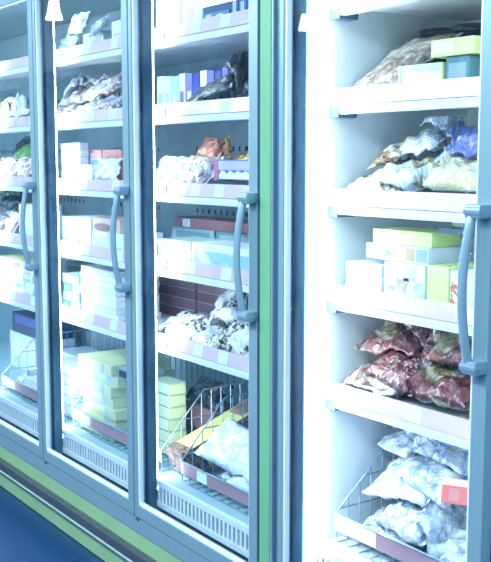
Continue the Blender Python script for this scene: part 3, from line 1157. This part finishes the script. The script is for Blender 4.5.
bag('clear brownish bag beside the purple tray, third shelf behind third door', 200, .24, .14, .17, .07, (58, 0, 4), patchy([(214, 220, 232), (170, 150, 160), (226, 232, 240), (150, 120, 120)], 14, seed=9, soft=True), 64, seal=F_WHITE, py=170)
bag('terracotta and yellow bag lying behind the patterned white bag', 188, .36, .13, .28, .08, (50, 0, -3), F_TERRA, 65, py=160)
bag('terracotta bag with pointed top right behind the clear brownish bag', 211, .36, .115, .14, .06, (56, 4, 4), patchy([(186, 120, 100), (204, 150, 130), (170, 100, 84)], 10, seed=5), 66, py=158)
bag('brown bag lying at back right of third shelf behind purple tray', 252, .42, .14, .2, .10, (50, 0, 0), F_TERRA, 67, py=160)


def tray(label, px0, px1, yf, dep, h, m, fill):
    x0, x1 = PX(px0, yf, 175), PX(px1, yf, 175)
    w = x1 - x0
    o = empty('display_tray', ((x0 + x1) / 2, yf + dep / 2, CELL['z']))
    tag(o, label, 'tray')
    bm = bmesh.new()
    t = .003
    box_into(bm, -w / 2, w / 2, -dep / 2, -dep / 2 + t, 0, h)
    box_into(bm, -w / 2, w / 2, dep / 2 - t, dep / 2, 0, h)
    box_into(bm, -w / 2, -w / 2 + t, -dep / 2, dep / 2, 0, h)
    box_into(bm, w / 2 - t, w / 2, -dep / 2, dep / 2, 0, h)
    box_into(bm, -w / 2, w / 2, -dep / 2, dep / 2, 0, t)
    link('tray_wall', bm, m, o)
    panel(o, 'print', 'front', w, dep, h, .0, .10, .0, 1, plain((196, 120, 150), .5))
    panel(o, 'print', 'front', w, dep, h, .12, .98, .5, .95, LAV)
    bm = bmesh.new()
    k = 12
    pts = [(-w * .36, h * .08)] + [(-w * .36 + w * .8 * i / k, h * (.28 + .22 * abs(math.sin(i * 1.1)))) for i in range(k + 1)] + [(w * .44, h * .08)]
    bm.faces.new([bm.verts.new((a, -dep / 2 - .0012, b)) for a, b in pts])
    link('print', bm, WHITE, o)
    return drop(o)


tray('violet display tray with white print on third shelf, next to green strip', 214, 254, .18, .2, .075, PURPLE, None)
cell('c3', SURF[1], (-3, -.03, .165, .742))
stack('translucent pale green flat pack, %s in pile left of blue-banded white carton', levels(3), 157, 190, .19, .18, .030, [plain((206, 232, 226), .3, coat=.5), PALE],
      'pale green packs on fourth shelf', [('print', 'front', .1, .9, .2, .8, F_GREENP)], .004, 5)
carton('white carton with blue picture band on fourth shelf, behind third door handle', 192, 252, .18, .16, .095, WHITE, [('print', 'front', .03, .97, .22, .72, P_SKY), ('print', 'front', .06, .4, .8, .92, PALE)], py=260)
carton('dark grey flat carton behind the blue-banded white carton', 172, 214, .38, .16, .12, GREY, [('print', 'front', .1, .9, .5, .9, TEAL)], py=245)
carton('grey flat carton at back, beside the dark grey flat carton, fourth shelf', 216, 252, .38, .16, .12, TEAL, [('print', 'front', .1, .9, .5, .9, GREY)], py=245)
carton('long brown carton with white sticker lying at back of fourth shelf', 174, 248, .385, .14, .042, BROWN, [('sticker', 'front', .13, .24, .1, .9, STK)], py=233)
cell('c4', SURF[0], (-3, -.03, .165, .742))
for c in range(2):
    stack('mauve-brown flat carton, %s in ' + ['left', 'right'][c] + ' column at back of fifth shelf', levels(5), 158 + 39 * c, 195 + 39 * c, .50, .16, .046, [BROWN, MAUVE],
          'mauve-brown cartons at back of fifth shelf', [('print', 'front', .02, .98, .9, .99, LAV)], .004, 11 + c, py=320)
bag('white bag with dark print lying flat at left of fifth shelf, behind third door', 186, .27, .19, .24, .06, (22, 3, 8), F_PRINT, 71, seal=F_WHITE, py=340)
bag('white bag with dark print lying in middle of fifth shelf, behind third door', 212, .24, .14, .17, .05, (20, 6, -10), F_PRINT, 72, seal=F_WHITE, py=350)
bag('white bag with dark print at front right of fifth shelf, beside green strip', 241, .25, .19, .19, .08, (32, 4, 6), packed([(240, 245, 250), (226, 234, 238), (236, 238, 226)], [(236, 240, 244), (60, 70, 84), (226, 228, 210)], .3, 80, 9, 27, edge=.8), 73, seal=F_WHITE, py=350)
bag('white bag with black lettering leaning high beside lower bracket of third door', 231, .37, .20, .18, .09, (48, -24, 8), F_PRINT, 74, seal=F_WHITE, py=315)

# ---- third door, deck level: gap pack, basket bag
cell('c5', DECK + .0085, (-.719, -.041, .158, .685))
bag('clear wrinkled bag lying deep in the basket behind third door', 262, .36, .22, .30, .10, (8, 0, 0), F_CLEAR, 75, x=-.46, py=450)
bag('white plain bag lying front right in the basket behind third door', 240, .28, .18, .26, .07, (20, 6, 6), F_WHITE, 76, x=-.33, py=450)
bag('large white plain bag leaning over front rail of basket, left of green strip', 216, .275, .20, .34, .06, (40, 8, 4), F_WHITE, 77, x=-.50, py=450)
cell('gap', DECK)
o = carton_x('long yellow carton wrapped in brown film standing between two wire baskets', -.868, -.745, .185, .46, .11, YELLOW,
             [('wrap', 'front', .0, 1.0, .0, 1.0, P_FILM), ('wrap', 'side', .0, .22, .0, 1.0, P_FILM), ('print', 'side', .45, .8, .5, .95, MAUVE), ('print', 'top', .1, .9, .7, .95, MAUVE), ('wrap', 'top', .0, 1.0, .0, .12, P_FILM)], (20, 0, 0), flap=False)

# ================================================================== second door
cell('b0', SURF[4], (-3, -.03, .165, .742))
bag('pale green translucent bag at left of top shelf, behind second door', 68, .24, .12, .13, .05, (64, 0, 0), patchy([(150, 190, 190), (190, 216, 220), (120, 168, 176)], 16, seed=3, soft=True), 81, py=35)
bag('dull green bag on top shelf, between pale bag and clear pouch', 79, .25, .11, .10, .05, (64, 0, 5), F_GREENP, 82, py=35)
carton('grey translucent flat pouch box on top shelf, behind second door', 83, 103, .22, .05, .088, plain((168, 190, 208), .3, coat=.6), [('print', 'front', .08, .92, .15, .85, GREY)], py=30, name='pouch_box', cat='box')
bag('white wedge-shaped bag before the grey pouch box on top shelf', 99, .195, .06, .13, .035, (48, -18, 0), F_WHITE, 83, py=38)
carton('small white carton standing at right end of top shelf, behind second door', 111.5, 122, .19, .10, .105, WHITE, [('print', 'front', .1, .9, .4, .5, LAV)], py=30)
cell('b1', SURF[3], (-3, -.03, .165, .742))
sp = [(70, .25, .16, .17, .06, (16, 0, 5), F_MIXED2, 'white bag with red and blue print at left front of second shelf'),
      (88, .24, .15, .16, .06, (20, 4, -8), F_MIXED, 'grey and cream bag at middle front of second shelf'),
      (104, .25, .15, .16, .06, (18, 0, 6), F_CLEAR2, 'whitish clear bag at front of second shelf, right of grey-cream bag'),
      (118, .25, .15, .14, .06, (22, 0, -4), F_MIXED2, 'white and red bag at right front of second shelf'),
      (96, .46, .2, .28, .10, (8, 0, 0), F_MIXED, 'cream bag at the back of second shelf'),
      (80, .32, .16, .17, .055, (30, -4, 8), F_MIXED, 'cream and slate bag in upper layer of second shelf pile'),
      (101, .31, .16, .19, .06, (30, 6, -5), F_MIXED, 'beige speckled bag in the middle of second shelf pile'),
      (117, .32, .16, .16, .06, (32, -6, 5), F_MIXED2, 'red, blue and white bag at upper right of second shelf pile'),
      (106, .42, .17, .24, .055, (34, -8, 5), F_CLEAR2, 'frosted bag topmost at right of second shelf pile'),
      (73, .33, .15, .14, .065, (48, -8, 8), F_WHITE, 'plain white bag topmost at left of second shelf pile')]
for i, (px, y, w_, l_, t_, r_, m_, lb) in enumerate(sp):
    bag(lb + ', behind second door', px, y, w_, l_, t_, r_, m_, 90 + i, py=95, seal=F_WHITE, group=None)
cell('b2', SURF[2], (-3, -.03, .165, .742))
stack('white flat carton, %s in pile at left of third shelf, behind second door', levels(6), 61, 80, .185, .045, .031, [WHITE, WHITE2], 'white flat cartons on third shelf',
      [('print', 'front', .08, .92, .72, .94, LAV)], .003, 21, py=160)
for r_ in range(2):
    for c_ in range(2):
        carton('dusty red carton, %s row, %s, third shelf behind second door' % (['lower', 'upper'][r_], ['left', 'right'][c_]), 82.5 + 20 * c_, 101.5 + 20 * c_, .24, .15, .078, ROSE,
               [('sticker', 'front', .12, .62, .2, .82, STK)] if c_ == 0 else [('print', 'front', .1, .9, .1, .4, MAUVE)], group='dusty red cartons on third shelf', py=160)
carton('small white carton with grey text at front of third shelf, before dusty red cartons', 80.5, 91, .172, .05, .085, WHITE, [('print', 'front', .1, .8, .3, .7, PALE)], py=175, rot=(-6, 0, 0))
bag('white and pale green shiny bag at front of third shelf, by handle', 107, .20, .11, .19, .03, (70, 0, 0), patchy([(240, 248, 250), (206, 228, 214), (226, 240, 240), (246, 250, 252)], 8, seed=5, soft=True), 101, seal=F_WHITE, py=175)
cell('b3', SURF[1], (-3, -.03, .165, .742))
stack('pale lilac flat carton, %s in pile on fourth shelf, second door', levels(4), 62, 76, .19, .2, .034, [WHITE2, WHITE], 'pale lilac cartons on fourth shelf',
      [('print', 'front', .1, .9, .7, .94, LAV)], .003, 22, py=235)
for r_ in range(3):
    carton('mauve-striped carton with white sticker, %s of three on fourth shelf, second door' % ['lowest', 'middle', 'topmost'][r_], 77.5, 91, .19, .2, .046, WHITE2,
           [('print', 'front', .0, .28, .0, 1, MAUVE), ('sticker', 'front', .40, .94, .15, .85, STK)], group='mauve-striped cartons', py=235)
carton('white carton with pale sketch print below the brown-oval carton', 92.5, 108, .185, .2, .088, WHITE, [('print', 'front', .1, .9, .2, .8, PALE)], py=240)
carton('plain white carton beside sketch-print carton, behind second door handle', 109, 123, .185, .2, .088, WHITE2, [('print', 'front', .1, .9, .1, .3, SKY)], py=240)
carton('tan carton with brown oval mark at top of fourth shelf, behind second door', 92.5, 120, .195, .19, .058, plain((206, 186, 178), .5), [('oval_print', 'front', .06, .7, .0, .62, BROWN, True)], py=225)
cell('b4', SURF[0], (-3, -.03, .165, .742))
stack('white flat carton, %s in the tall stack on fifth shelf, behind second door', levels(8), 81, 116, .19, .22, .0275, [WHITE, WHITE2, WHITE], 'white cartons in tall stack on fifth shelf',
      [('print', 'front', .04, .96, .0, .14, PALE), ('print', 'side', .1, .9, .2, .7, LAV)], .006, 23, py=300)
for r_ in range(4):
    for c_ in range(2):
        carton('%s small carton, %s row from shelf, %s column, left of tall white stack' % (['pale cyan', 'white'][(r_ + c_) % 2], ORD[r_], ['left', 'right'][c_]), 62.5 + 8.5 * c_ + .8 * r_ % 2, 70.5 + 8.5 * c_, .19, .16, .042, [CYAN, WHITE][(r_ + c_) % 2],
               [('print', 'front', .1, .6, .2, .7, PALE)], group='small cyan and white cartons on fifth shelf', py=295, bev=.0015)
carton('dark slate box behind the small cyan and white cartons on fifth shelf', 66, 96, .50, .14, .15, GREY, [('print', 'front', .1, .9, .5, .9, TEAL)], py=290)
# basket behind the second door
cell('b5', DECK + .0085, (-1.709, -.891, .158, .685))
ys = 6
for i, nm in enumerate(levels(7)):
    a = [-1.69, -1.685, -1.66, -1.70, -1.695, -1.66, -1.70][i]
    carton_x('yellow-green flat carton, %s in the basket stack behind second door' % nm, a, a + .335, .175 + .006 * (i % 2), .30, .049, PGREEN if i % 2 else plain((206, 220, 184), .5, var=.04),
             [('sticker', 'front', .70, .80, .05, .95, SKY), ('print', 'front', .02, .66, .55, .95, WHITE2 if i > 3 else LIME2), ('print', 'side', .02, .98, .1, .9, PGREEN)], (0, 0, [0, 1.5, -1, .5, -1.5, 1, 0][i]), 'yellow-green cartons in the basket', flap=False)
carton_x('grey shallow open-looking carton beside the yellow-green basket stack', -1.33, -1.19, .19, .16, .05, GREY, [('print', 'front', .1, .9, .2, .8, DARK)])
for i, nm in enumerate(levels(6)):
    carton_x('pale green flat carton, %s in stack seen left through third door' % nm, -1.18 + .004 * (i % 2), -1.03 + .004 * (i % 2), .27, .09, .052, PGREEN, [('print', 'front', .0, 1, .0, .1, TEAL), ('print', 'side', .05, .95, .1, .9, LIME2)], (0, 0, 0), 'pale green cartons seen through third door', flap=False)
carton_x('dark brown carton at back of basket beside the pale green stack', -1.14, -.90, .42, .15, .20, BROWN, [('print', 'front', .1, .9, .1, .5, DARK)])
bag('black crinkled pouch resting on dark brown carton, below fifth shelf', 0, .47, .14, .22, .07, (40, 0, 0), F_DARK, 105, x=-1.02)

# ================================================================== leftmost door
cell('a0', SURF[4], (-4, -.03, .165, .742))
carton('long flat green carton at back of top shelf, behind leftmost door', -4, 14, .40, .2, .05, plain((140, 186, 150), .5), [('print', 'front', .1, .9, .3, .7, PGREEN)], py=40)
carton('dark blue-grey carton right of the long green carton, leftmost door', 15, 33, .40, .2, .10, plain((92, 132, 170), .5), [('print', 'front', .1, .9, .3, .7, GREY)], py=40)
cell('a1', SURF[3], (-4, -.03, .165, .742))
bag('green bag at back of second shelf, behind leftmost door', 8, .44, .17, .30, .16, (52, 0, 0), F_GREEN, 111, py=90)
bag('beige bag on second shelf, behind leftmost door', 9, .26, .16, .18, .09, (54, 0, -6), patchy([(226, 220, 196), (206, 192, 150), (236, 236, 230), (170, 166, 140)], 14, seed=4, soft=True), 112, seal=F_WHITE, py=98)
bag('white bag with black and red marks on second shelf, near first handle', 25, .25, .15, .15, .08, (60, 0, 6), packed([(240, 242, 246), (44, 52, 84), (236, 240, 246), (206, 80, 96)], [(236, 238, 244), (60, 70, 100), (210, 100, 110)], .3, 50, 12, 6), 113, seal=F_WHITE, py=95)
bag('white bag lying along front of second shelf, behind leftmost door', 14, .195, .07, .34, .03, (28, 0, 0), F_WHITE, 114, py=110)
cell('a2', SURF[2], (-4, -.03, .165, .742))
bag('white and pink bag at left front of third shelf, behind leftmost door', 4, .24, .14, .18, .07, (52, 0, 0), F_PINK, 115, py=170)
bag('pink, white and green bag at right front of third shelf, leftmost door', 24, .24, .14, .22, .07, (50, 0, 5), F_PINK, 116, py=170)
bag('bright green plain bag leaning at back of third shelf, leftmost door', 20, .38, .22, .24, .09, (56, -18, 6), plain((130, 190, 124), .3, coat=.5, var=.1, scale=20), 117, seal=F_GREEN, py=155)
bag('dark green bag behind the bright green bag, third shelf, leftmost door', 32, .48, .18, .22, .10, (60, 0, 0), plain((66, 96, 96), .3, coat=.5, var=.2), 118, py=155)
cell('a3', SURF[1], (-4, -.03, .165, .742))
bag('teal and pink mixed bag at left front of fourth shelf, leftmost door', 3, .24, .15, .16, .07, (48, 0, 0), F_MIXED3, 119, py=225)
bag('pale purple bag before the upright white carton, fourth shelf, leftmost door', 14, .225, .14, .12, .06, (56, 0, 0), F_PINK, 120, py=228)
carton('upright white carton behind first door handle on fourth shelf', 19, 33, .19, .16, .175, WHITE, [('print', 'front', .1, .9, .1, .3, PALE)], py=220)
bag('dark blue bag lying at back of fourth shelf, leftmost door', 6, .40, .18, .30, .12, (46, 0, 0), F_MIXED3, 121, py=210)
bag('dark green bag topmost at back of fourth shelf, leftmost door', 18, .50, .18, .34, .12, (50, 0, 0), plain((70, 110, 108), .3, coat=.5, var=.3), 122, py=200)
cell('a4', SURF[0], (-4, -.03, .165, .742))
for r_ in range(5):
    for c_ in range(4):
        carton('small %s carton, %s row up, %s column from left, fifth shelf, leftmost door' % ('yellow-topped white' if r_ == 4 else 'white', ORD[r_], ORD[c_]),
               -4 + 9.3 * c_ + (r_ % 2) * 1.2, 4.6 + 9.3 * c_ + (r_ % 2) * 1.2, .19, .14, .036, [WHITE, WHITE2][(r_ + c_) % 2] if r_ < 4 else LIME2,
               [('print', 'front', .08, .7, .15, .6, [LAV, PALE, CYAN][(r_ + 2 * c_) % 3])], group='small white cartons on fifth shelf', py=285, bev=.0015)
cell('a5', DECK + .0085, (-2.614, -1.806, .158, .685))
for i, nm in enumerate(levels(5)):
    carton_x('white flat carton, %s in basket stack at left edge of second door' % nm, -2.08 + .005 * (i % 2), -1.84, .20, .2, .05, WHITE2 if i % 2 else WHITE, [('print', 'front', .05, .95, .0, .2, SKY)], (0, 0, 0), 'white cartons at left edge of second door', flap=False)
for i, nm in enumerate(levels(2)):
    carton_x('grey-white flat carton, %s of two near front of leftmost basket' % nm, -2.44 + .02 * i, -2.14, .19, .2, .052, [GREY, PALE][i], [('print', 'front', .1, .9, .2, .8, WHITE2)], (0, 0, 0), 'grey-white cartons in leftmost basket', flap=False)
bag('pale blue clear bag lying at left in the leftmost basket', 0, .30, .2, .17, .08, (20, 0, 0), F_CLEAR, 123, x=-2.53)
carton_x('pale flat carton at back of leftmost basket', -2.56, -2.22, .45, .18, .20, PALE, [('print', 'front', .1, .9, .55, .9, SKY)])
cell('a6', DECK)
carton_x('pale carton low on the deck at left picture edge, under navy carton', -3.25, -2.75, .45, .2, .22, PALE, [('print', 'front', .1, .9, .3, .8, WHITE2)])
carton_x('navy carton lying on pale carton at left picture edge, below fifth shelf', -3.22, -2.77, .455, .19, .12, plain((52, 78, 122), .5), [('print', 'front', .1, .9, .5, .9, BLUE)])
# ------------------------------------------------------------------ light, world, camera
w = bpy.data.worlds.new('store_light')
scn.world = w
w.use_nodes = True
nt = w.node_tree
bg = nt.nodes['Background']
bg.inputs['Color'].default_value = (0.54, 0.86, 1.0, 1)
bg.inputs['Strength'].default_value = .95


def area(name, loc, rot, sx, sy, power, col=(0.93, 0.98, 1.0)):
    l = bpy.data.lights.new(name, 'AREA')
    l.shape = 'RECTANGLE'
    l.size, l.size_y = sx, sy
    l.energy = power
    l.color = col
    o = bpy.data.objects.new(name, l)
    COL.objects.link(o)
    o.location = loc
    o.rotation_euler = tuple(rad(a) for a in rot)
    return o


area('aisle_fill_light', (-.6, -2.3, 2.9), (12, 0, 0), 7.5, .5, 235)  # unseen fill lamp added to brighten the door frames

cd = bpy.data.cameras.new('camera')
cam = bpy.data.objects.new('camera', cd)
COL.objects.link(cam)
cd.sensor_fit = 'HORIZONTAL'
cd.sensor_width = 36
cd.lens = 36 * FPX / 491
cam.matrix_world = Matrix.Translation(CAM) @ Matrix((RGT, UPV, -FWD)).transposed().to_4x4()
cd.clip_start = 0.05
scn.camera = cam

scn.view_settings.view_transform = 'Standard'
scn.view_settings.look = 'None'
scn.view_settings.exposure = 0.20
scn.view_settings.gamma = 0.88
scn.cycles.max_bounces = 8
scn.cycles.transparent_max_bounces = 16
scn.cycles.sample_clamp_indirect = 6.0
